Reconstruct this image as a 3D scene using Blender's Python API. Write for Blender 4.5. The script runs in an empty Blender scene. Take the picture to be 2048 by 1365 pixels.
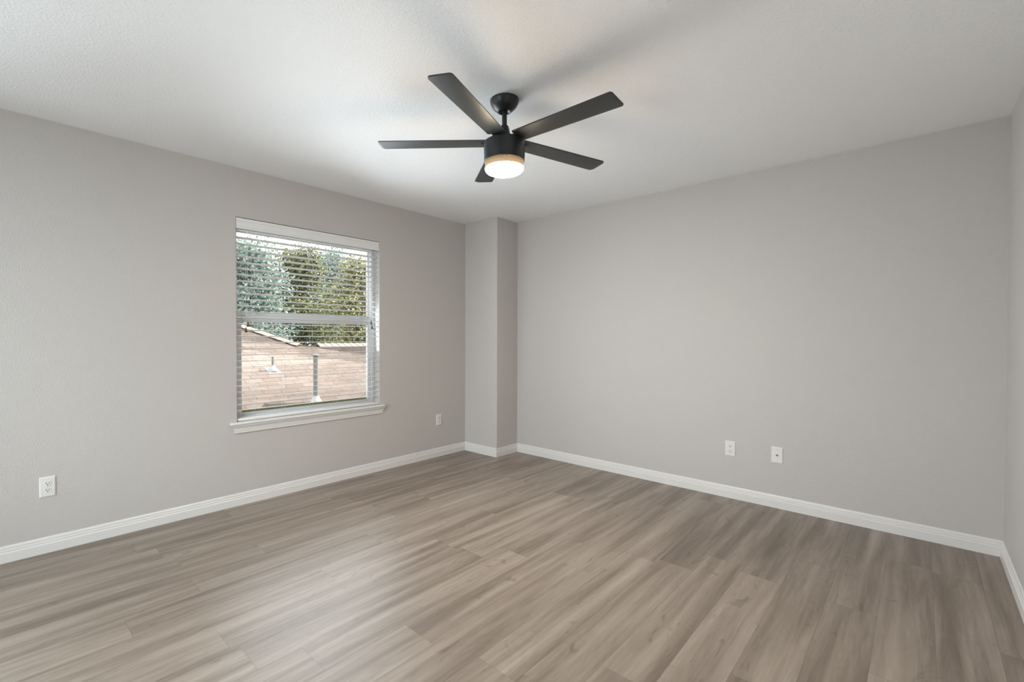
import bpy, bmesh, math, random
from mathutils import Vector, Matrix
C = bpy.context.scene.collection
SC = bpy.context.scene
PI = math.pi

# ------------------------------------------------------------------ camera
H = 2.44                # ceiling height
W = 3.8639              # room width along the back wall
YR = -5.60              # rear wall, behind the camera
cd = bpy.data.cameras.new('camera'); cam = bpy.data.objects.new('camera', cd); C.objects.link(cam)
F_PX, SX, SY = 928.737, -91.224, 7.054
cd.sensor_width = 36.0; cd.lens = F_PX * 36.0 / 2048.0
cd.shift_x = -SX / 2048.0; cd.shift_y = SY / 2048.0
cd.clip_start = 0.02; cd.clip_end = 500
yaw, pit, rol = 0.7744, -0.0151, 0.0009
_f = Vector((-math.sin(yaw) * math.cos(pit), math.cos(yaw) * math.cos(pit), math.sin(pit)))
_r = Vector((math.cos(yaw), math.sin(yaw), 0)); _u = _r.cross(_f)
_r2 = _r * math.cos(rol) + _u * math.sin(rol); _u2 = -_r * math.sin(rol) + _u * math.cos(rol)
cam.matrix_world = Matrix(((_r2.x, _u2.x, -_f.x, 3.5227), (_r2.y, _u2.y, -_f.y, -3.9222), (_r2.z, _u2.z, -_f.z, 1.2183), (0, 0, 0, 1)))
SC.camera = cam

# ------------------------------------------------------------------ world, sun, window portal, area lamps, exposure
wd = bpy.data.worlds.new('sky'); SC.world = wd; wd.use_nodes = True
bg = wd.node_tree.nodes['Background']
bg.inputs['Color'].default_value = (0.93, 0.965, 1.0, 1)
bg.inputs['Strength'].default_value = 4.5
sd = bpy.data.lights.new('sun', 'SUN'); sd.energy = 19.0; sd.angle = 0.01; sd.color = (1.0, 0.9, 0.78)
sun = bpy.data.objects.new('sun', sd); C.objects.link(sun)
sun.rotation_euler = Vector((0.06, 0.72, 0.69)).to_track_quat('Z', 'Y').to_euler()
def portal(name, loc, direction, sx, sy):
    d = bpy.data.lights.new(name, 'AREA'); d.shape = 'RECTANGLE'; d.size = sx; d.size_y = sy
    d.cycles.is_portal = True
    o = bpy.data.objects.new(name, d); C.objects.link(o); o.location = loc
    o.rotation_euler = Vector(direction).to_track_quat('-Z', 'Z').to_euler()
WY0, WY1, WZ0, WZ1 = -2.690, -1.4525, 0.585, 2.0865       # window opening in the left wall
RX0, RX1, RZ0, RZ1 = 0.55, 2.95, 0.35, 2.15               # unseen opening in the rear wall, added for fill light
portal('window_portal', (-0.19, (WY0 + WY1) / 2, (WZ0 + WZ1) / 2), (1, 0, 0), WY1 - WY0, WZ1 - WZ0)
VY0, VY1 = -5.40, -4.16                                    # unseen opening in the left wall beside the camera, added for fill light
def area_lamp(name, loc, direction, sx, sy, power, spread=150):
    d = bpy.data.lights.new(name, 'AREA'); d.shape = 'RECTANGLE'; d.size = sx; d.size_y = sy; d.energy = power
    d.color = (0.84, 0.935, 1.0); d.spread = math.radians(spread)
    o = bpy.data.objects.new(name, d); C.objects.link(o); o.location = loc
    o.rotation_euler = Vector(direction).to_track_quat('-Z', 'Z').to_euler()
area_lamp('front_window_daylight', (0.016, (WY0 + WY1) / 2, 1.315), (1, 0, 0), WY1 - WY0 - .03, 1.36, 17.5, 125)
area_lamp('added_front_fill', (0.20, (WY0 + WY1) / 2, 1.33), (1, 0.42, 0.06), 0.95, 1.34, 9.0, 135)  # added fill lamp floating inside the room, angled towards the far ceiling
area_lamp('added_side_fill', (-0.80, -5.20, 1.36), (1, 0.85, 0.0), VY1 - VY0, WZ1 - WZ0, 80.0, 130)  # added fill lamp outside the unseen side window
area_lamp('added_rear_fill', ((RX0 + RX1) / 2, YR - 0.28, (RZ0 + RZ1) / 2), (-0.55, 1, -0.4), RX1 - RX0, RZ1 - RZ0, 62.0, 120)  # added fill lamp outside the unseen rear window
SC.view_settings.view_transform = 'Standard'
SC.view_settings.look = 'None'
SC.view_settings.gamma = 1.0
SC.view_settings.use_curve_mapping = False
SC.view_settings.exposure = -0.05
SC.cycles.max_bounces = 14; SC.cycles.diffuse_bounces = 8; SC.cycles.transparent_max_bounces = 24
SC.cycles.sample_clamp_indirect = 8.0

# ------------------------------------------------------------------ materials
class NT:
    def __init__(s, name):
        s.m = bpy.data.materials.new(name); s.m.use_nodes = True; s.t = s.m.node_tree; s.t.nodes.clear()
        s.out = s.n('ShaderNodeOutputMaterial')
    def n(s, typ, **kw):
        nd = s.t.nodes.new(typ)
        for k, v in kw.items(): setattr(nd, k, v)
        return nd
    def l(s, a, b): s.t.links.new(a, b)
    def v(s, sock, val):
        if hasattr(val, 'is_output'): s.l(val, sock)
        else: sock.default_value = val
    def math(s, op, a, b=0.0, c=0.0):
        nd = s.n('ShaderNodeMath', operation=op)
        s.v(nd.inputs[0], a); s.v(nd.inputs[1], b); s.v(nd.inputs[2], c)
        return nd.outputs[0]
    def comb(s, x, y, z):
        nd = s.n('ShaderNodeCombineXYZ'); s.v(nd.inputs[0], x); s.v(nd.inputs[1], y); s.v(nd.inputs[2], z); return nd.outputs[0]
    def noise(s, vec, scale, detail=3.0, rough=0.55, dist=0.0):
        nd = s.n('ShaderNodeTexNoise'); s.v(nd.inputs['Vector'], vec); nd.inputs['Scale'].default_value = scale
        nd.inputs['Detail'].default_value = detail; nd.inputs['Roughness'].default_value = rough; nd.inputs['Distortion'].default_value = dist
        return nd.outputs['Fac']
    def ramp(s, fac, stops):
        nd = s.n('ShaderNodeValToRGB'); s.l(fac, nd.inputs[0]); e = nd.color_ramp.elements
        while len(e) < len(stops): e.new(0.5)
        for i, (p, c) in enumerate(stops): e[i].position = p; e[i].color = (*c, 1)
        return nd.outputs['Color']
    def mix(s, fac, a, b, blend='MIX'):
        nd = s.n('ShaderNodeMix', data_type='RGBA', blend_type=blend)
        s.v(nd.inputs[0], fac)
        for i, x in ((6, a), (7, b)):
            s.v(nd.inputs[i], x if hasattr(x, 'is_output') else (*x, 1))
        return nd.outputs[2]
    def bsdf(s, col, rough=0.5, metal=0.0, spec=0.5, normal=None, **kw):
        b = s.n('ShaderNodeBsdfPrincipled')
        s.v(b.inputs['Base Color'], col if hasattr(col, 'is_output') else (*col, 1))
        s.v(b.inputs['Roughness'], rough); s.v(b.inputs['Metallic'], metal); s.v(b.inputs['Specular IOR Level'], spec)
        if normal is not None: s.l(normal, b.inputs['Normal'])
        for k, v in kw.items(): s.v(b.inputs[k], v)
        s.l(b.outputs[0], s.out.inputs[0]); return b
    def bump(s, h, dist, strength=1.0):
        b = s.n('ShaderNodeBump'); b.inputs['Distance'].default_value = dist; b.inputs['Strength'].default_value = strength
        s.l(h, b.inputs['Height']); return b.outputs[0]
    def obj(s): return s.n('ShaderNodeTexCoord').outputs['Object']

def plain(name, col, rough=0.5, metal=0.0, spec=0.5, var=0.03, vs=30.0, bump=0.0, bs=200.0):
    t = NT(name); co = t.obj()
    f = t.noise(co, vs, 2)
    c = t.mix(f, tuple(x * (1 - var) for x in col), tuple(min(1, x * (1 + var)) for x in col))
    nm = t.bump(t.noise(co, bs, 2), bump) if bump else None
    t.bsdf(c, rough, metal, spec, nm); return t.m

def paint(name, col, scale, dist):
    t = NT(name); co = t.obj()
    h = t.noise(co, scale, 2.5, 0.5, 0.3)
    h2 = t.math('SMOOTH_MAX', t.math('MULTIPLY', t.math('SUBTRACT', h, 0.42), 3.0), 0.0, 0.2)
    f = t.noise(co, 1.3, 2)
    c = t.mix(f, tuple(x * 0.985 for x in col), tuple(x * 1.015 for x in col))
    t.bsdf(c, 0.52, 0, 0.5, t.bump(h2, dist)); return t.m

M = {}
M['wall'] = paint('greige_wall_paint', (0.505, 0.480, 0.461), 130.0, 0.0009)
M['ceiling'] = paint('white_ceiling_paint', (0.89, 0.895, 0.90), 95.0, 0.0010)
M['trim'] = plain('white_gloss_trim', (0.69, 0.675, 0.66), 0.32, var=0.01)
M['vinyl'] = plain('white_vinyl', (0.68, 0.695, 0.71), 0.35, var=0.01)
M['blind'] = plain('white_faux_wood', (0.73, 0.73, 0.725), 0.42, var=0.015, vs=12)
M['plate'] = plain('white_plastic_plate', (0.70, 0.685, 0.67), 0.3, var=0.01)
M['slot'] = plain('dark_slot', (0.012, 0.011, 0.01), 0.6)
M['screw'] = plain('painted_screw', (0.55, 0.54, 0.52), 0.35, 0.3)
M['coax'] = plain('nickel_connector', (0.23, 0.21, 0.19), 0.35, 0.9)
M['cord'] = plain('white_cord', (0.62, 0.61, 0.60), 0.8)
M['tassel'] = plain('dark_wood_tassel', (0.05, 0.035, 0.022), 0.45, var=0.25, vs=80)
M['fan'] = plain('matte_black_fan_metal', (0.013, 0.015, 0.016), 0.38, 0.0, 0.5, var=0.05)
M['blade'] = plain('charcoal_fan_blade', (0.022, 0.025, 0.026), 0.45, 0.0, 0.6, var=0.12, vs=14)
M['olive'] = plain('matte_olive', (0.20, 0.18, 0.06), 0.7)
M['pipe'] = plain('grey_vent_pipe', (0.125, 0.12, 0.112), 0.6, var=0.1)
M['flashing'] = plain('white_pipe_flashing', (0.25, 0.245, 0.24), 0.45)
M['siding'] = plain('tan_house_wall', (0.30, 0.26, 0.21), 0.8, var=0.08)
M['bark'] = plain('brown_bark', (0.05, 0.035, 0.025), 0.9, var=0.3, vs=9)

def floor_mat():
    t = NT('wood_plank_floor'); co = t.obj()
    sp = t.n('ShaderNodeSeparateXYZ'); t.l(co, sp.inputs[0]); x, y = sp.outputs[0], sp.outputs[1]
    pw, pl = 0.178, 1.22
    rx = t.math('DIVIDE', t.math('SUBTRACT', x, 0.018), pw)
    row = t.math('FLOOR', rx); fx = t.math('FRACT', rx)
    wn = t.n('ShaderNodeTexWhiteNoise', noise_dimensions='1D'); t.l(t.math('ADD', row, 3.7), wn.inputs['W'])
    ry = t.math('ADD', t.math('DIVIDE', y, pl), t.math('MULTIPLY', wn.outputs['Value'], 7.0))
    seg = t.math('FLOOR', ry); fy = t.math('FRACT', ry)
    wid = t.n('ShaderNodeTexWhiteNoise', noise_dimensions='2D'); t.l(t.comb(row, seg, 0), wid.inputs['Vector'])
    rnd = wid.outputs['Value']
    sc = t.n('ShaderNodeSeparateColor'); t.l(wid.outputs['Color'], sc.inputs[0])
    r1, r2, r3 = sc.outputs
    off = t.comb(t.math('MULTIPLY', r1, 40.0), t.math('MULTIPLY', r2, 40.0), t.math('MULTIPLY', r3, 40.0))
    def warp(ax, ay):
        va = t.n('ShaderNodeVectorMath', operation='ADD')
        t.l(t.comb(t.math('MULTIPLY', x, ax), t.math('MULTIPLY', y, ay), 0), va.inputs[0]); t.l(off, va.inputs[1])
        return va.outputs[0]
    broad = t.noise(warp(14.0, 0.85), 1.0, 2.0, 0.5, 0.5)        # long light and dark bands along the plank
    cont = t.noise(t.comb(t.math('MULTIPLY', x, 12.0), t.math('MULTIPLY', y, 0.55), 3.3), 1.0, 2.0, 0.5, 0.4)
    broad = t.math('ADD', t.math('MULTIPLY', broad, 0.62), t.math('MULTIPLY', cont, 0.38))
    mid = t.noise(warp(38.0, 2.2), 1.0, 4.0, 0.6, 1.2)           # streaks
    fine = t.noise(warp(330.0, 9.0), 1.0, 2.0, 0.6)              # pores
    cath = t.noise(warp(7.0, 1.6), 1.0, 1.0, 0.4, 0.2)
    rings = t.math('SINE', t.math('MULTIPLY', cath, 95.0))       # cathedral lines
    knotn = t.noise(warp(16.0, 5.0), 1.0, 2.0, 0.5, 1.5)
    knot = t.n('ShaderNodeMapRange'); t.l(knotn, knot.inputs[0]); knot.inputs[1].default_value = 0.66; knot.inputs[2].default_value = 0.78
    tone = t.math('ADD', t.math('MULTIPLY', t.math('SUBTRACT', broad, 0.5), 1.18), t.math('ADD', 0.385, t.math('MULTIPLY', mid, 0.36)))
    tone = t.math('ADD', tone, t.math('MULTIPLY', t.math('SUBTRACT', rnd, 0.5), 0.09))
    tone = t.math('ADD', tone, t.math('MULTIPLY', rings, 0.012))
    tone = t.math('ADD', tone, t.math('MULTIPLY', t.math('SUBTRACT', fine, 0.5), 0.16))
    col = t.ramp(tone, [(0.26, (0.122, 0.093, 0.071)), (0.46, (0.196, 0.155, 0.124)), (0.62, (0.276, 0.226, 0.187)), (0.82, (0.365, 0.308, 0.261))])
    col = t.mix(t.math('MULTIPLY', knot.outputs[0], 0.55), col, (0.075, 0.052, 0.038))
    crk = t.n('ShaderNodeMapRange'); t.l(t.noise(warp(70.0, 3.4), 1.0, 3.0, 0.65, 1.0), crk.inputs[0]); crk.inputs[1].default_value = 0.66; crk.inputs[2].default_value = 0.76
    col = t.mix(t.math('MULTIPLY', crk.outputs[0], 0.45), col, (0.085, 0.062, 0.047))
    ex = t.math('MULTIPLY', t.math('MINIMUM', fx, t.math('SUBTRACT', 1.0, fx)), pw)
    ey = t.math('MULTIPLY', t.math('MINIMUM', fy, t.math('SUBTRACT', 1.0, fy)), pl)
    e = t.math('MINIMUM', ex, ey)
    seam = t.math('LESS_THAN', e, 0.0009)
    col = t.mix(t.math('MULTIPLY', seam, 0.35), col, (0.05, 0.038, 0.03))
    hgt = t.math('ADD', t.math('MULTIPLY', fine, 0.4), t.math('MULTIPLY', t.math('SUBTRACT', 1.0, seam), 0.6))
    rough = t.math('ADD', 0.35, t.math('MULTIPLY', fine, 0.10))
    t.bsdf(col, rough, 0.0, 0.6, t.bump(hgt, 0.0004)); return t.m
M['floor'] = floor_mat()

def shingle_mat():
    t = NT('pink_brown_shingles'); uv = t.n('ShaderNodeUVMap').outputs[0]
    sp = t.n('ShaderNodeSeparateXYZ'); t.l(uv, sp.inputs[0]); x, y = sp.outputs[0], sp.outputs[1]
    ry = t.math('DIVIDE', y, 0.143); row = t.math('FLOOR', ry); fy = t.math('FRACT', ry)
    rx = t.math('ADD', t.math('DIVIDE', x, 0.305), t.math('MULTIPLY', t.math('MODULO', row, 2.0), 0.5))
    wj = t.n('ShaderNodeTexWhiteNoise', noise_dimensions='1D'); t.l(row, wj.inputs['W'])
    rx = t.math('ADD', rx, t.math('MULTIPLY', wj.outputs['Value'], 0.35))
    tab = t.math('FLOOR', rx); fx = t.math('FRACT', rx)
    wn = t.n('ShaderNodeTexWhiteNoise', noise_dimensions='2D'); t.l(t.comb(row, tab, 0), wn.inputs['Vector'])
    col = t.ramp(wn.outputs['Value'], [(0.0, (0.195, 0.152, 0.134)), (0.5, (0.228, 0.182, 0.162)), (1.0, (0.262, 0.218, 0.196))])
    gap = t.math('MAXIMUM', t.math('LESS_THAN', t.math('MULTIPLY', fx, 0.305), 0.012), t.math('LESS_THAN', fy, 0.11))
    col = t.mix(t.math('MULTIPLY', gap, 0.8), col, (0.085, 0.066, 0.056))
    g = t.noise(uv, 160.0, 2)
    col = t.mix(t.math('MULTIPLY', g, 0.25), col, (0.13, 0.10, 0.088))
    t.bsdf(col, 0.9, 0, 0.2, t.bump(t.math('SUBTRACT', 1.0, gap), 0.004)); return t.m
M['shingle'] = shingle_mat()
M['ridge'] = plain('ridge_shingle', (0.155, 0.122, 0.107), 0.9, var=0.15, vs=8)

def leaf_mat(name, a, b, c):
    t = NT(name); r = t.n('ShaderNodeNewGeometry').outputs['Random Per Island']
    col = t.ramp(r, [(0.0, a), (0.55, b), (1.0, c)])
    d = t.n('ShaderNodeBsdfDiffuse'); tr = t.n('ShaderNodeBsdfTranslucent'); mx = t.n('ShaderNodeMixShader')
    t.l(col, d.inputs[0]); t.l(col, tr.inputs[0]); mx.inputs[0].default_value = 0.4
    t.l(d.outputs[0], mx.inputs[1]); t.l(tr.outputs[0], mx.inputs[2]); t.l(mx.outputs[0], t.out.inputs[0]); return t.m
M['leaf_dark'] = leaf_mat('dark_leaves', (0.035, 0.052, 0.032), (0.12, 0.14, 0.075), (0.40, 0.39, 0.19))
M['leaf_light'] = leaf_mat('yellow_green_leaves', (0.055, 0.07, 0.036), (0.23, 0.235, 0.11), (0.66, 0.60, 0.33))
M['leaf_hazed'] = leaf_mat('hazed_leaves', (0.065, 0.11, 0.105), (0.20, 0.27, 0.25), (0.52, 0.57, 0.48))  # pale blue of haze and glare put into the leaf colour
M['grass'] = plain('dry_ground', (0.10, 0.092, 0.078), 0.95, var=0.3, vs=3)

def glass_mat():
    t = NT('window_glass')
    tr = t.n('ShaderNodeBsdfTransparent'); tr.inputs[0].default_value = (0.96, 0.98, 0.975, 1)
    gl = t.n('ShaderNodeBsdfGlossy'); gl.inputs['Roughness'].default_value = 0.02
    fr = t.n('ShaderNodeFresnel'); fr.inputs[0].default_value = 1.45
    mx = t.n('ShaderNodeMixShader'); t.l(t.math('MULTIPLY', fr.outputs[0], 0.8), mx.inputs[0])
    t.l(tr.outputs[0], mx.inputs[1]); t.l(gl.outputs[0], mx.inputs[2]); t.l(mx.outputs[0], t.out.inputs[0]); return t.m
M['glass'] = glass_mat()
def lamp_mat():
    t = NT('lit_opal_lens'); e = t.n('ShaderNodeEmission'); e.inputs[0].default_value = (1.0, 0.82, 0.60, 1); e.inputs[1].default_value = 200.0
    t.l(e.outputs[0], t.out.inputs[0]); return t.m
M['lens'] = lamp_mat()
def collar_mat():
    t = NT('bloom_glow_collar')  # made translucent so the lamp's warm bloom shows on the band
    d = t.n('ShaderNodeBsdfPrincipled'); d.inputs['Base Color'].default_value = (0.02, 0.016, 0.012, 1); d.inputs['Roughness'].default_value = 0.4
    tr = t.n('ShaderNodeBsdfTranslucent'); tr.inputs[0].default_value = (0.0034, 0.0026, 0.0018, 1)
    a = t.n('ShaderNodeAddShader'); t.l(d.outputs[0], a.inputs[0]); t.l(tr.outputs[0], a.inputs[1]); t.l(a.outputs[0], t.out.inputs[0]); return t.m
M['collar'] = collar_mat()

# ------------------------------------------------------------------ mesh helpers
def obj(name, bm, mat, parent=None, smooth=False, loc=None):
    me = bpy.data.meshes.new(name); bmesh.ops.recalc_face_normals(bm, faces=bm.faces[:]); bm.to_mesh(me); bm.free()
    me.materials.append(mat)
    if smooth:
        me.polygons.foreach_set('use_smooth', [True] * len(me.polygons))
        try: me.set_sharp_from_angle(angle=math.radians(35))
        except Exception: pass
    o = bpy.data.objects.new(name, me); C.objects.link(o)
    if parent is not None: o.parent = parent
    if loc is not None: o.location = loc
    return o
def struct(o, kind='structure'):
    o['kind'] = kind; return o
def tag(o, label, cat, group=None):
    o['label'] = label; o['category'] = cat
    if group: o['group'] = group
    return o
def empty(name, loc=(0, 0, 0), rot=None):
    o = bpy.data.objects.new(name, None); C.objects.link(o); o.location = loc; o.empty_display_size = 0.1
    if rot is not None: o.rotation_euler = rot
    return o
def box(bm, a, b, bevel=0.0, seg=2):
    v = [bm.verts.new((x, y, z)) for x in (a[0], b[0]) for y in (a[1], b[1]) for z in (a[2], b[2])]
    F = [bm.faces.new([v[i] for i in q]) for q in ((0, 1, 3, 2), (4, 6, 7, 5), (0, 4, 5, 1), (2, 3, 7, 6), (0, 2, 6, 4), (1, 5, 7, 3))]
    if bevel:
        es = list({e for f in F for e in f.edges})
        bmesh.ops.bevel(bm, geom=es, offset=bevel, segments=seg, affect='EDGES', profile=0.5, clamp_overlap=True)
def bbox(name, a, b, mat, parent=None, bevel=0.0, seg=2):
    bm = bmesh.new(); box(bm, a, b, bevel, seg); return obj(name, bm, mat, parent, smooth=bevel > 0)
def lathe(bm, prof, seg=48, c=(0, 0, 0)):
    rings = []
    for r, z in prof:
        if r < 1e-6: rings.append([bm.verts.new((c[0], c[1], c[2] + z))])
        else: rings.append([bm.verts.new((c[0] + r * math.cos(2 * PI * i / seg), c[1] + r * math.sin(2 * PI * i / seg), c[2] + z)) for i in range(seg)])
    for A, B in zip(rings, rings[1:]):
        for i in range(seg):
            j = (i + 1) % seg
            q = [A[i % len(A)], A[j % len(A)], B[j % len(B)], B[i % len(B)]]
            q = [x for k, x in enumerate(q) if x not in q[:k]]
            if len(q) > 2: bm.faces.new(q)
def tube(bm, pts, r, seg=8):
    rings = []
    for k, p in enumerate(pts):
        p = Vector(p); d = (Vector(pts[min(k + 1, len(pts) - 1)]) - Vector(pts[max(k - 1, 0)])).normalized()
        a = d.cross(Vector((0.31, 0.95, 0.1))).normalized(); b = d.cross(a)
        rr = r[k] if isinstance(r, (list, tuple)) else r
        rings.append([bm.verts.new(p + a * rr * math.cos(2 * PI * i / seg) + b * rr * math.sin(2 * PI * i / seg)) for i in range(seg)])
    for A, B in zip(rings, rings[1:]):
        for i in range(seg): bm.faces.new([A[i], A[(i + 1) % seg], B[(i + 1) % seg], B[i]])
    bm.faces.new(rings[0]); bm.faces.new(rings[-1][::-1])
def loft(bm, rings, cap=True, closed=True):
    R = [[bm.verts.new(p) for p in r] for r in rings]
    n = len(R[0])
    for A, B in zip(R, R[1:]):
        for i in range(n if closed else n - 1): bm.faces.new([A[i], A[(i + 1) % n], B[(i + 1) % n], B[i]])
    if cap: bm.faces.new(R[0]); bm.faces.new(R[-1][::-1])

# ------------------------------------------------------------------ the room
TH = 0.16
struct(bbox('floor', (-TH, YR - TH, -0.12), (W + TH, TH, 0.0), M['floor']))
struct(bbox('ceiling', (-TH, YR - TH, H), (W + TH, TH, H + 0.12), M['ceiling']))
struct(bbox('wall_back', (-TH, 0.0, 0.0), (W + TH, TH, H), M['wall']))
struct(bbox('wall_right', (W, YR, 0.0), (W + TH, 0.0, H), M['wall']))

def holed_wall(name, u0, u1, hole, place, mat, rnd=0.012):
    """A thick wall with one opening; place(u, w, z) puts wall coordinates (w = depth behind the room face) into the world."""
    a, b, c, d = hole; bm = bmesh.new()
    us, zs = [u0, a, b, u1], [0.0, c, d, H]
    g = {}
    for w in (0, 1):
        for i, u in enumerate(us):
            for j, z in enumerate(zs): g[w, i, j] = bm.verts.new(place(u, TH * w, z))
    for w in (0, 1):
        for i in range(3):
            for j in range(3):
                if (i, j) != (1, 1): bm.faces.new([g[w, i, j], g[w, i + 1, j], g[w, i + 1, j + 1], g[w, i, j + 1]])
    edge = []
    for (i, j), (k, l) in (((1, 1), (2, 1)), ((2, 1), (2, 2)), ((2, 2), (1, 2)), ((1, 2), (1, 1))):
        bm.faces.new([g[0, i, j], g[0, k, l], g[1, k, l], g[1, i, j]])
        if i == k: edge.append(bm.edges.get((g[0, i, j], g[0, k, l])))
    for i in range(3):
        for j in (0, 3): bm.faces.new([g[0, i, j], g[0, i + 1, j], g[1, i + 1, j], g[1, i, j]])
    for j in range(3):
        for i in (0, 3): bm.faces.new([g[0, i, j], g[0, i, j + 1], g[1, i, j + 1], g[1, i, j]])
    return struct(obj(name, bm, mat))
holed_wall('wall_left', -3.96, 0.0, (WY0, WY1, WZ0, WZ1), lambda u, w, z: (-w, u, z), M['wall'])
holed_wall('wall_left_rear', YR, -3.96, (VY0, VY1, WZ0, WZ1), lambda u, w, z: (-w, u, z), M['wall'])
holed_wall('wall_rear', 0.0, W, (RX0, RX1, RZ0, RZ1), lambda u, w, z: (u, YR - w, z), M['wall'])

CA, CB = 0.4467, 0.3404          # boxed-out corner between the left and the back wall
bm = bmesh.new(); box(bm, (0, -CB, 0), (CA, 0, H))
e = [e for e in bm.edges if all(abs(v.co.x - CA) < 1e-5 and abs(v.co.y + CB) < 1e-5 for v in e.verts)]
bmesh.ops.bevel(bm, geom=e, offset=0.016, segments=6, affect='EDGES', profile=0.5)
struct(obj('wall_corner', bm, M['wall'], smooth=True))

BASE = [(0, 0), (.0135, 0), (.0135, .050), (.0110, .0530), (.0090, .0550), (.0090, .0605), (.0100, .0620), (.0095, .0650), (.0066, .0680), (.0066, .0745), (.0074, .0760), (.0060, .0815), (.0030, .0875), (0, .089)]
def baseboard(name, p0, p1, nrm, e0, e1):
    """p0 to p1 along a wall foot; e = +1 where the board runs past an outside corner, -1 into an inside corner, 0 cut square."""
    p0, p1, n = Vector(p0), Vector(p1), Vector(nrm); d = (p1 - p0).normalized()
    bm = bmesh.new()
    loft(bm, [[p0 + n * q - d * (q * e0) + Vector((0, 0, z)) for q, z in BASE], [p1 + n * q + d * (q * e1) + Vector((0, 0, z)) for q, z in BASE]])
    return struct(obj(name, bm, M['trim']))
baseboard('baseboard_left', (0, YR, 0), (0, -CB, 0), (1, 0, 0), -1, -1)
baseboard('baseboard_corner_front', (0, -CB, 0), (CA, -CB, 0), (0, -1, 0), -1, 1)
baseboard('baseboard_corner_side', (CA, -CB, 0), (CA, 0, 0), (1, 0, 0), 1, -1)
baseboard('baseboard_back', (CA, 0, 0), (W, 0, 0), (0, -1, 0), -1, -1)
baseboard('baseboard_right', (W, 0, 0), (W, YR, 0), (-1, 0, 0), -1, -1)
baseboard('baseboard_rear', (W, YR, 0), (0, YR, 0), (0, 1, 0), -1, -1)

# ------------------------------------------------------------------ window in the left wall
win = struct(empty('window_1', (0, (WY0 + WY1) / 2, WZ0)))
def wpart(name, bm, mat, parent=win, smooth=True):
    par_loc = win.location
    o = obj(name, bm, mat, parent, smooth)
    if parent is win: o.matrix_parent_inverse = Matrix.Translation(-Vector(par_loc))
    return o
def ring(bm, x0, x1, y0, y1, z0, z1, wl, wr, wb, wt, bev=0.003):
    box(bm, (x0, y0, z0), (x1, y0 + wl, z1), bev); box(bm, (x0, y1 - wr, z0), (x1, y1, z1), bev)
    box(bm, (x0, y0 + wl, z0), (x1, y1 - wr, z0 + wb), bev); box(bm, (x0, y0 + wl, z1 - wt), (x1, y1 - wr, z1), bev)
bm = bmesh.new(); ring(bm, -0.158, -0.080, WY0 + 0.0005, WY1 - 0.0005, WZ0 + 0.001, WZ1 - 0.001, 0.034, 0.034, 0.045, 0.034); wpart('window_frame', bm, M['vinyl'])
ZM = 1.345
bm = bmesh.new(); ring(bm, -0.150, -0.122, WY0 + 0.030, WY1 - 0.030, ZM - 0.005, WZ1 - 0.032, 0.012, 0.012, 0.075, 0.03, 0.002); us_ = wpart('upper_sash', bm, M['vinyl'])
bm = bmesh.new(); ring(bm, -0.116, -0.088, WY0 + 0.030, WY1 - 0.030, WZ0 + 0.043, ZM + 0.045, 0.038, 0.038, 0.024, 0.058, 0.003); ls_ = wpart('lower_sash', bm, M['vinyl'])
bm = bmesh.new(); box(bm, (-0.0885, WY0 + 0.07, ZM + 0.006), (-0.0845, WY1 - 0.07, ZM + 0.014), 0.001); wpart('rail_bead', bm, M['vinyl'])
for nm, par, x, z0, z1, in_ in (('pane', us_, -0.136, ZM + 0.07, WZ1 - 0.06, 0.04), ('pane', ls_, -0.102, WZ0 + 0.066, ZM - 0.012, 0.066)):
    bm = bmesh.new(); box(bm, (x - 0.002, WY0 + in_, z0), (x + 0.002, WY1 - in_, z1)); wpart(nm, bm, M['glass'], par, False)
    par.children[-1].matrix_parent_inverse = par.matrix_world.inverted() if False else Matrix.Identity(4)
for yc in (-2.515, -1.600):
    bm = bmesh.new(); box(bm, (-0.110, yc - 0.032, ZM + 0.0445), (-0.090, yc + 0.032, ZM + 0.052), 0.002)
    lathe(bm, [(0, .052), (.010, .052), (.010, .060), (.007, .063), (0, .063)], 16, (-0.100, yc, ZM))
    box(bm, (-0.104, yc - 0.005, ZM + 0.054), (-0.072, yc + 0.03, ZM + 0.060), 0.002); wpart('sash_lock', bm, M['vinyl'])
bm = bmesh.new(); box(bm, (-0.121, WY0 + 0.068, WZ0 + 0.066), (-0.1165, WY1 - 0.068, WZ0 + 0.085)); wpart('olive_strip', bm, M['olive'], smooth=False)  # olive strip along the foot of the lower sash
# stool and apron
SZ = 0.605
prof = [(-0.0795, SZ), (0.030, SZ), (0.0335, SZ - .002), (0.0365, SZ - .006), (0.0375, SZ - .010), (0.0365, SZ - .014), (0.0335, SZ - .018), (0.030, SZ - .020), (-0.0795, SZ - .020)]
bm = bmesh.new()
HL = 0.048
loft(bm, [[(min(x, 0.0) if False else x, y, z) for x, z in prof] for y in (WY0 + 0.0005, WY1 - 0.0005)])
prof2 = [(0.0005, SZ), (0.030, SZ), (0.0335, SZ - .002), (0.0365, SZ - .006), (0.0375, SZ - .010), (0.0365, SZ - .014), (0.0335, SZ - .018), (0.030, SZ - .020), (0.0005, SZ - .020)]
for y0, y1 in ((WY0 + 0.0005, WY0 - HL), (WY1 - 0.0005, WY1 + HL)):
    s = 1 if y1 > y0 else -1
    loft(bm, [[(x, y0, z) for x, z in prof2], [(x, y1 - s * 0.006, z) for x, z in prof2],
              [(0.0005 + (x - .0005) * 0.9, y1, SZ - .010 + (z - SZ + .010) * 0.6) for x, z in prof2]])
wpart('window_sill', bm, M['trim'])
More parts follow.
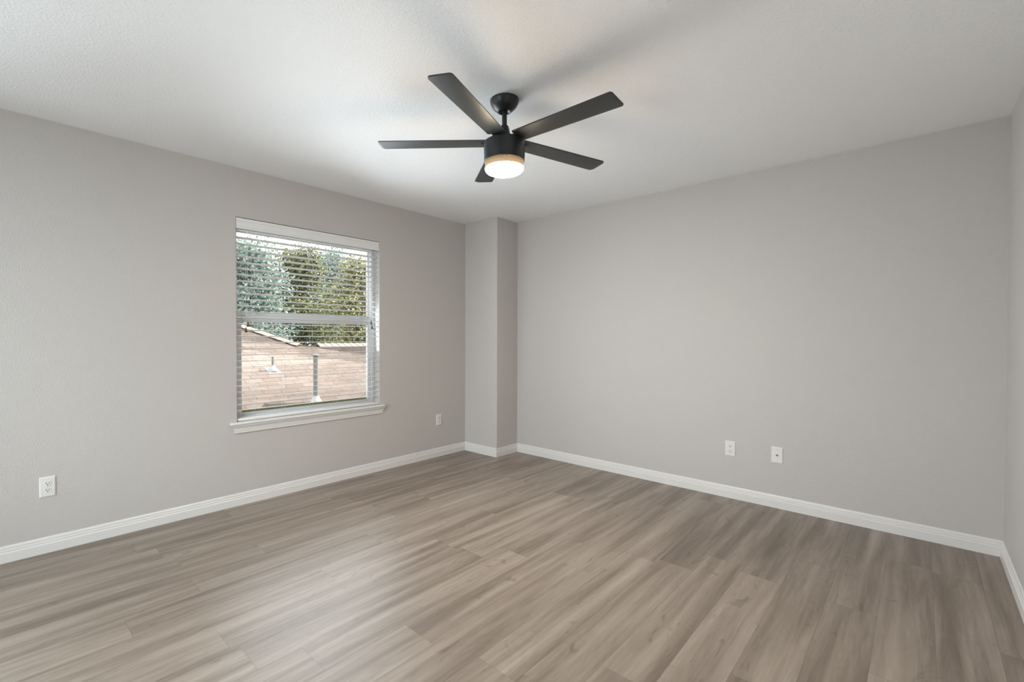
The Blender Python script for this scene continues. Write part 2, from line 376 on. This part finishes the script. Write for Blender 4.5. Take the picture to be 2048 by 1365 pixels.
ap = [(0.0005, SZ - .0205), (0.0310, SZ - .0205), (0.0300, SZ - .027), (0.0240, SZ - .034), (0.0185, SZ - .043), (0.0160, SZ - .054), (0.0160, SZ - .062), (0.0135, SZ - .065), (0.0135, SZ - .076), (0.0115, SZ - .080), (0.0005, SZ - .080)]
bm = bmesh.new()
loft(bm, [[(x, WY0 - 0.012 - (x - .0005) * 0.95, z) for x, z in ap], [(x, WY1 + 0.012 + (x - .0005) * 0.95, z) for x, z in ap]])
wpart('window_apron', bm, M['trim'], smooth=False)

# side and rear windows out of view, added to bring fill light in
def added_window(name, u0, u1, z0, z1, place):
    w = struct(empty(name, place((u0 + u1) / 2, 0, z0)))
    def add(nm, rects, d0, d1, mat):
        bm = bmesh.new()
        for a, b, c, d in rects:
            p, q = place(a, d0, b), place(c, d1, d)
            box(bm, tuple(map(min, p, q)), tuple(map(max, p, q)))
        o = obj(nm, bm, mat, w); o.matrix_parent_inverse = Matrix.Translation(-w.location)
    zm = (z0 + z1) / 2
    add('window_frame', [(u0, z0, u1, z0 + .05), (u0, z1 - .05, u1, z1), (u0, z0 + .05, u0 + .05, z1 - .05), (u1 - .05, z0 + .05, u1, z1 - .05), (u0 + .05, zm - .03, u1 - .05, zm + .03)], .09, .15, M['vinyl'])
    add('pane', [(u0 + .05, z0 + .05, u1 - .05, zm - .03)], .118, .122, M['glass'])
    add('pane', [(u0 + .05, zm + .03, u1 - .05, z1 - .05)], .118, .122, M['glass'])
added_window('added_window_side', VY0, VY1, WZ0, WZ1, lambda u, d, z: (-d, u, z))
added_window('added_window_rear', RX0, RX1, RZ0, RZ1, lambda u, d, z: (u, YR - d, z))

# ------------------------------------------------------------------ blind
bl = empty('window_blind', (0, 0, 0))
tag(bl, 'white horizontal slatted window blind, lowered with its slats open, inside the window', 'window blind')
BY0, BY1 = WY0 + 0.006, WY1 - 0.006
XC = -0.033
vp = [(0.004, 2.0815), (0.004, 2.062), (0.001, 2.060), (0.001, 2.048), (0.003, 2.046), (0.003, 2.024), (0.0065, 2.021), (0.0065, 2.010), (0.004, 2.0045), (-0.006, 2.0045), (-0.006, 2.0815)]
bm = bmesh.new(); loft(bm, [[(x - .004, y, z) for x, z in vp] for y in (WY0 + .003, WY1 - .003)]); obj('valance', bm, M['blind'], bl)
bbox('headrail', (-0.060, BY0, 2.030), (-0.014, BY1, 2.080), M['vinyl'], bl, 0.002)
TILT = math.radians(5.2)
bm = bmesh.new(); n = 8
top = [(-.0255 + .051 * i / n, .0013 + .0011 * (1 - (2 * i / n - 1) ** 2)) for i in range(n + 1)]
rg = top + [(x, z - .0028) for x, z in reversed(top)]
rg = [(x * math.cos(TILT) - z * math.sin(TILT), x * math.sin(TILT) + z * math.cos(TILT)) for x, z in rg]
loft(bm, [[(x, y, z) for x, z in rg] for y in (BY0, BY1)])
s0 = obj('slat', bm, M['blind'], bl, True, (XC, 0, 0))
PITCH = 0.0450; ZT = 1.990; NS = 30
for i in range(NS):
    s = s0 if i == 0 else s0.copy()
    if i: C.objects.link(s); s.parent = bl
    s.location = (XC, 0, ZT - PITCH * i)
ZB = ZT - PITCH * (NS - 1)
bm = bmesh.new(); box(bm, (-.0255, BY0, -.009), (.0255, BY1, .009), 0.004, 3)
obj('bottom_rail', bm, M['blind'], bl, True, (XC, 0, SZ + 0.0125))
for y in (-2.5582, -2.3313, -2.0993, -1.8780, -1.6219):
    bm = bmesh.new()
    for x in (XC - .0272, XC + .0272): tube(bm, [(x, y, 2.03), (x, y, SZ + .02)], .0008, 6)
    for i in range(NS):
        z = ZT - PITCH * i - .0026
        tube(bm, [(XC - .0272, y, z - .0015), (XC + .0272, y, z + .0013)], .0005, 5)
    obj('ladder_cord', bm, M['cord'], bl)
TAS = [(0, .036), (.003, .036), (.0042, .033), (.0040, .027), (.0050, .020), (.0085, .009), (.0098, .003), (.0085, 0), (0, 0)]
def corded(name, y, z, xo=0.010):
    bm = bmesh.new(); tube(bm, [(0.006, y, 2.004), (xo, y, 1.9), (xo, y, z + .034)], .0008, 6); k = obj(name, bm, M['cord'], bl)
    bm = bmesh.new(); lathe(bm, TAS, 20, (xo, y, z)); t = obj('tassel', bm, M['tassel'], k, True); t['label'] = 'dark wooden tassel'
corded('lift_cord', -2.6120, 1.296); corded('lift_cord', -2.6270, 1.254)
corded('tilt_cord', -1.5490, 1.335); corded('tilt_cord', -1.5400, 1.294)

# ------------------------------------------------------------------ ceiling fan
FX, FY = 1.9784, -2.0653
fan = empty('ceiling_fan', (FX, FY, H))
tag(fan, 'black five-bladed ceiling fan with a lit round lamp, hanging from the ceiling', 'ceiling fan')
def fpart(name, prof, mat, parent=fan, seg=64):
    bm = bmesh.new(); lathe(bm, [(r, z - H) for r, z in prof], seg); return obj(name, bm, mat, parent, True)
fpart('canopy', [(0, 2.4395), (.0740, 2.4395), (.0745, 2.436), (.0735, 2.430), (.0702, 2.419), (.0640, 2.4075), (.0555, 2.397), (.0465, 2.3885), (.0390, 2.383), (.0362, 2.3805), (.0350, 2.3790), (.0320, 2.3785), (.0285, 2.3805), (.020, 2.390), (0, 2.390)], M['fan'])
fpart('downrod', [(0, 2.392), (.0128, 2.392), (.0128, 2.29), (0, 2.29)], M['fan'], seg=32)
fpart('coupling_cover', [(0, 2.309), (.0150, 2.309), (.0195, 2.3065), (.0220, 2.302), (.0265, 2.284), (.0305, 2.262), (.0332, 2.246), (.0332, 2.240), (0, 2.240)], M['fan'], seg=48)
fpart('rotor_hub', [(0, 2.247), (.056, 2.247), (.062, 2.245), (.064, 2.240), (.064, 2.2235), (0, 2.2235)], M['fan'])
fpart('motor_housing', [(0, 2.2230), (.1040, 2.2230), (.1055, 2.2215), (.1055, 2.1900), (.1040, 2.1245), (.1025, 2.1230), (0, 2.1230)], M['fan'])
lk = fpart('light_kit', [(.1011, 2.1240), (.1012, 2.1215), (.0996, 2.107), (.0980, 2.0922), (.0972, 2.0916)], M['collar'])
for a in (-0.95, -0.62, 1.2, 3.3):
    bm = bmesh.new(); bmesh.ops.create_uvsphere(bm, u_segments=10, v_segments=6, radius=0.0026, matrix=Matrix.Translation((0.1006 * math.cos(a), 0.1006 * math.sin(a), 2.1195 - H)))
    obj('screw', bm, M['screw'], lk, True)
ln = fpart('lamp_lens', [(0, 2.1180), (.0900, 2.1180), (.0925, 2.1150), (.0925, 2.0914), (.0966, 2.0912), (.0990, 2.0904), (.0990, 2.0890), (.0965, 2.0810), (.0905, 2.0735), (.080, 2.0680), (.064, 2.0640), (.044, 2.0620), (.02, 2.0610), (0, 2.0608)], M['lens'])  # upper drum added inside the collar to make it glow
ln['label'] = 'glowing white lamp lens'
nz = Vector((0.0278, 0.0348, 1)).normalized(); ex = Vector((1, 0, -0.0278)).normalized(); ey = nz.cross(ex)
TW = [(-0.0060, 0.0017, 0.0026), (-0.0036, -0.0107, 0.0007), (0.0066, -0.0178, -0.0012), (-0.0052, -0.0146, -0.0024), (0.0331, 0.0191, -0.0123)]
PH = -0.1101
def blade_bm(R, w=0.0581, r0=0.092, wr=0.050, th=0.0032):
    """Outline with rounded tip corners; the underside is cut back along one long edge to a sloping chamfer."""
    def outline(cut):
        p = [(r0, -wr), (r0, wr - cut * .8)]
        for cx, cy, a0, wy in ((R - .014, w - cut - .014, 90, 1), (R - .014, -(w - .014), 0, -1)):
            for k in range(7):
                a = math.radians(a0 - 90 * k / 6)
                p.append((cx + .014 * math.cos(a), cy + .014 * math.sin(a)))
        return p
    bm = bmesh.new()
    loft(bm, [[(x, y, th) for x, y in outline(0)], [(x, y, th - .0035) for x, y in outline(0)], [(x, y, -th - .0015) for x, y in outline(0.017)]])
    return bm
for k in range(5):
    dth, dR, dz = TW[k]
    a = -1.2834 + dth + k * 2 * PI / 5
    r = ex * math.cos(a) + ey * math.sin(a); t = -ex * math.sin(a) + ey * math.cos(a)
    v = t * math.cos(PH) + nz * math.sin(PH); nn = r.cross(v)
    mw = Matrix(((r.x, v.x, nn.x, 0), (r.y, v.y, nn.y, 0), (r.z, v.z, nn.z, 2.2325 + dz - H), (0, 0, 0, 1)))
    b = obj('blade', blade_bm(0.6418 + dR), M['blade'], fan, True); b.matrix_local = mw
    bm = bmesh.new(); box(bm, (.050, -.026, -.0075), (.120, .024, -.0047), .001); box(bm, (.050, -.026, -.010), (.091, .024, .003), .001)
    for y in (-.018, .012): lathe(bm, [(0, -.0075), (.004, -.0075), (.004, -.0092), (0, -.0096)], 12, (.108, y, 0))
    obj('blade_bracket', bm, M['fan'], b, True)

# ------------------------------------------------------------------ wall plates (built facing +X at the wall, local y across, z up)
def plate_bm(w, h):
    bm = bmesh.new()
    loft(bm, [[(x, sy * (w / 2 - i), sz * (h / 2 - i)) for sy, sz in ((-1, -1), (1, -1), (1, 1), (-1, 1))] for x, i in ((0.0, 0.0), (.0022, 0.0), (.0050, .0035), (.0058, .0060))])
    return bm
def rot_to(o, wall):
    if wall == 'back': o.rotation_euler = (0, 0, -PI / 2)
def screw(parent, z):
    bm = bmesh.new()
    bmesh.ops.create_cone(bm, cap_ends=True, segments=14, radius1=.0032, radius2=.0026, depth=.0012, matrix=Matrix.Translation((.0062, 0, z)) @ Matrix.Rotation(PI / 2, 4, 'Y'))
    obj('screw', bm, M['screw'], parent, True)
def outlet(loc, wall, label):
    r = empty('wall_outlet', loc); rot_to(r, wall); tag(r, label, 'outlet')
    obj('cover_plate', plate_bm(.0705, .1145), M['plate'], r)
    for s in (1, -1):
        zc = s * .0193
        pts = []
        for k in range(28):
            a = 2 * PI * k / 28; y, z = .0172 * math.cos(a), .0172 * math.sin(a)
            pts.append((y, max(-.0140, min(.0140, z))))
        bm = bmesh.new(); loft(bm, [[(x, y * q, zc + z * q) for y, z in pts] for x, q in ((.0050, 1.0), (.0072, 1.0), (.0078, .95))])
        f = obj('receptacle', bm, M['plate'], r)
        for y, hh in ((-.0064, .0045), (.0064, .0036)):
            bbox('slot', (.0072, y - .0013, zc + .0035 - hh), (.0081, y + .0013, zc + .0035 + hh), M['slot'], f)
        bm = bmesh.new(); bmesh.ops.create_cone(bm, cap_ends=True, segments=16, radius1=.0028, radius2=.0028, depth=.0010, matrix=Matrix.Translation((.0076, 0, zc - .0068)) @ Matrix.Rotation(PI / 2, 4, 'Y'))
        obj('ground_hole', bm, M['slot'], f)
    screw(r, 0.0)
    return r
outlet((0.0, -3.7093, .3720), 'left', 'white duplex wall outlet left of the window, low on the grey window wall')
outlet((0.0, -0.7232, .3760), 'left', 'white duplex wall outlet on the window wall, between window and boxed-out corner')
outlet((2.4975, 0.0, .3750), 'back', 'white duplex wall outlet on the wide blank back wall, beside the coaxial plate')
cx = empty('coaxial_plate', (2.7978, 0.0, .3782)); rot_to(cx, 'back')
tag(cx, 'white cable wall plate with one dark round socket on the blank back wall', 'wall plate')
obj('cover_plate', plate_bm(.0715, .1160), M['plate'], cx)
bm = bmesh.new(); Rx = Matrix.Rotation(PI / 2, 4, 'Y')
lathe(bm, [(0, .0045), (.0072, .0045), (.0072, .0085), (.0050, .0085), (.0050, .0150), (.0038, .0150), (.0038, .0100), (0, .0100)], 24)
bmesh.ops.transform(bm, matrix=Rx, verts=bm.verts[:]); obj('coaxial_socket', bm, M['coax'], cx, True)
for z in (.0415, -.0415): screw(cx, z)

# ------------------------------------------------------------------ outside
GZ = -3.2
struct(bbox('ground', (-60, -60, GZ - .2), (40, 60, GZ), M['grass']))
SL = 0.40
def rz(x): return 1.04 - SL * (x + 6)
house = empty('neighbour_house', (-6, 0, GZ))
tag(house, 'neighbouring house with a sunlit pinkish shingle roof, seen through the window blind', 'house')
def hpart(name, bm, mat, parent=house, smooth=False):
    o = obj(name, bm, mat, parent, smooth)
    if parent is house: o.matrix_parent_inverse = Matrix.Translation(-Vector(house.location))
    return o
EX = -2.6                                   # eave line
Pk = (-8.2, -1.00)                          # top of the hip
bm = bmesh.new(); uvl = bm.loops.layers.uv.new('UVMap')
front = [(EX, -7.5), (EX, 9.0), (-6.0, 9.0), (-6.0, 0.70), (Pk[0], Pk[1]), (Pk[0], -7.5)]
def face3(pts, uvs):
    f = bm.faces.new([bm.verts.new(p) for p in pts])
    for lp, uv in zip(f.loops, uvs): lp[uvl].uv = uv
k = math.sqrt(1 + SL * SL)
face3([(x, y, rz(x)) for x, y in front], [(y, (-x) * k) for x, y in front])
back = [(-6.0, 0.70), (-6.0, 9.0), (-9.0, 9.0), (-9.0, 0.70)]
face3([(x, y, 1.04 - SL * abs(x + 6)) for x, y in back], [(y, (x) * k) for x, y in back])
hipf = [(-6.0, 0.70, 1.04), (Pk[0], Pk[1], rz(Pk[0])), (-10.4, 0.7, 1.04)]
face3(hipf, [(p[0], p[1]) for p in hipf])
far = [(Pk[0], Pk[1]), (Pk[0], -7.5), (-10.4, -7.5), (-10.4, 0.7)]
face3([(x, y, rz(Pk[0]) - SL * (Pk[0] - x)) for x, y in far], [(y, x * k) for x, y in far])
bmesh.ops.solidify(bm, geom=bm.faces[:], thickness=0.06)
hpart('roof', bm, M['shingle'])
def cap(name, p, q, w, up):
    p, q = Vector(p), Vector(q); d = (q - p).normalized(); n = Vector((0, 0, 1)); s = d.cross(n).normalized()
    bm = bmesh.new(); L = (q - p).length; m = max(2, int(L / .16))
    for i in range(m):
        a = p + d * (L * i / m); b = p + d * (L * (i + 1.15) / m); lift = .012
        loft(bm, [[c - s * w - n * (w * up) + n * .008, c + n * .03, c + s * w - n * (w * up) + n * .008, c + n * .004] for c in (a + n * lift, b)])
    return hpart(name, bm, M['ridge'])
cap('ridge_cap', (-6.0, 1.10, 1.05), (-6.0, 9.0, 1.05), .13, .40)
cap('ridge_cap', (-6.0, 0.70, 1.05), (Pk[0], Pk[1], rz(Pk[0]) + .01), .13, .22)
bm = bmesh.new(); box(bm, (-8.6, -7.2, GZ), (EX - .45, 8.6, -.42)); hpart('house_wall', bm, M['siding'])
def on_roof(x, y): return (x, y, rz(x) + .02)
bx, by, bz = on_roof(-4.92, -0.3413)
bm = bmesh.new(); tube(bm, [(bx, by, bz - .05), (bx, by, bz + .235)], .021, 14); pv = hpart('vent_pipe', bm, M['pipe'], smooth=True)
bm = bmesh.new(); lathe(bm, [(.026, .085), (.034, .07), (.060, .035), (.085, .0), (.090, -.03), (.022, -.03), (.024, .08)], 24, (bx, by, bz)); hpart('flashing', bm, M['flashing'], smooth=True)
bm = bmesh.new(); loft(bm, [[(bx + a, by + b, rz(bx + a) + h) for a, b in ((-.13, -.105), (-.13, .105), (.12, .105), (.12, -.105))] for h in (-.002, .008)]); hpart('flashing', bm, M['flashing'])
bx, by, bz = on_roof(-3.71, -0.1327)
bm = bmesh.new(); tube(bm, [(bx, by, bz - .05), (bx, by, bz + .77)], .040, 20); hpart('flue_pipe', bm, M['pipe'], smooth=True)
bm = bmesh.new(); lathe(bm, [(0, .80), (.030, .797), (.056, .785), (.057, .765), (.050, .762), (0, .762)], 24, (bx, by, bz)); hpart('flue_cap', bm, M['pipe'], smooth=True)
bm = bmesh.new(); lathe(bm, [(.043, .10), (.052, .08), (.075, .04), (.10, .0), (.105, -.04), (.038, -.04), (.041, .095)], 24, (bx, by, bz)); hpart('flashing', bm, M['flashing'], smooth=True)

rnd = random.Random(11)
def tree(x, y, h, r, leaf, n, label, base=0.25, size=.17, dens=1.0):
    root = empty('tree', (x, y, GZ)); tag(root, label, 'tree', 'trees behind the neighbouring roof')
    bm = bmesh.new(); tube(bm, [(0, 0, 0), (.05, .03, h * .3), (-.04, .05, h * .6), (.03, 0, h * .86)], [.22, .17, .11, .04], 9)
    blobs = []
    for i in range(64):
        f = base + (1 - base) * rnd.random() ** .9; a = rnd.random() * 2 * PI
        rr = r * (1 - .5 * max(0, (f - .65) / .35)) * .74 * math.sqrt(rnd.random())
        c = Vector((rr * math.cos(a), rr * math.sin(a), h * f * .93)); blobs.append((c, r * rnd.uniform(.30, .42) * (1.3 - .45 * f)))
        tube(bm, [(0, 0, max(.4, c.z - r * .8)), c * .55 + Vector((0, 0, c.z * .40)), c], [.06, .04, .012], 6)
    obj('trunk', bm, M['bark'], root, True)
    vs, fs = [], []
    for i in range(n):
        c, br = blobs[rnd.randrange(len(blobs))]
        d = Vector((rnd.gauss(0, 1), rnd.gauss(0, 1), rnd.gauss(0, 1))).normalized()
        p = c + d * br * rnd.uniform(.45, 1.05)
        s = size * rnd.uniform(.5, 1.2)
        u = Vector((rnd.gauss(0, 1), rnd.gauss(0, 1), rnd.gauss(0, .6))).normalized(); w = u.cross(d + Vector((0, 0, .5))).normalized()
        g = len(vs); q = u.cross(w) * s * .15
        vs += [p - u * s * .6, p + w * s * .3 - q, p + u * s * .6, p - w * s * .3 - q]; fs.append((g, g + 1, g + 2, g + 3))
    me = bpy.data.meshes.new('foliage'); me.from_pydata([tuple(v) for v in vs], [], fs); me.materials.append(leaf)
    o = bpy.data.objects.new('foliage', me); C.objects.link(o); o.parent = root
L = 'leafy tree behind the neighbouring roof, seen between the blind slats'
for (x, y, h, r, leaf, n, sz, lab) in (
        (-13.4, 2.45, 7.9, 2.15, 'leaf_hazed', 26000, .125, 'hazy bluish green tree just behind the roof, at the left of the window'),
        (-13.3, 7.0, 7.8, 2.1, 'leaf_light', 26000, .125, 'yellow green sunlit tree just behind the roof, at the right of the window'),
        (-18.7, 6.7, 9.2, 2.3, 'leaf_dark', 28000, .145, 'dark green tree one row back, filling the gap at the window middle'),
        (-18.6, 11.3, 9.0, 2.3, 'leaf_light', 28000, .145, 'yellow green tree one row back, behind the sunlit one at the window right'),
        (-23.6, 6.3, 10.2, 2.5, 'leaf_hazed', 22000, .18, 'tall hazy bluish tree in the furthest row, top left against the white sky'),
        (-23.8, 11.6, 10.4, 2.5, 'leaf_hazed', 22000, .18, 'tall hazy bluish tree in the furthest row, top right against the white sky')):
    tree(x, y, h, r, M[leaf], n, lab, 0.18, sz)
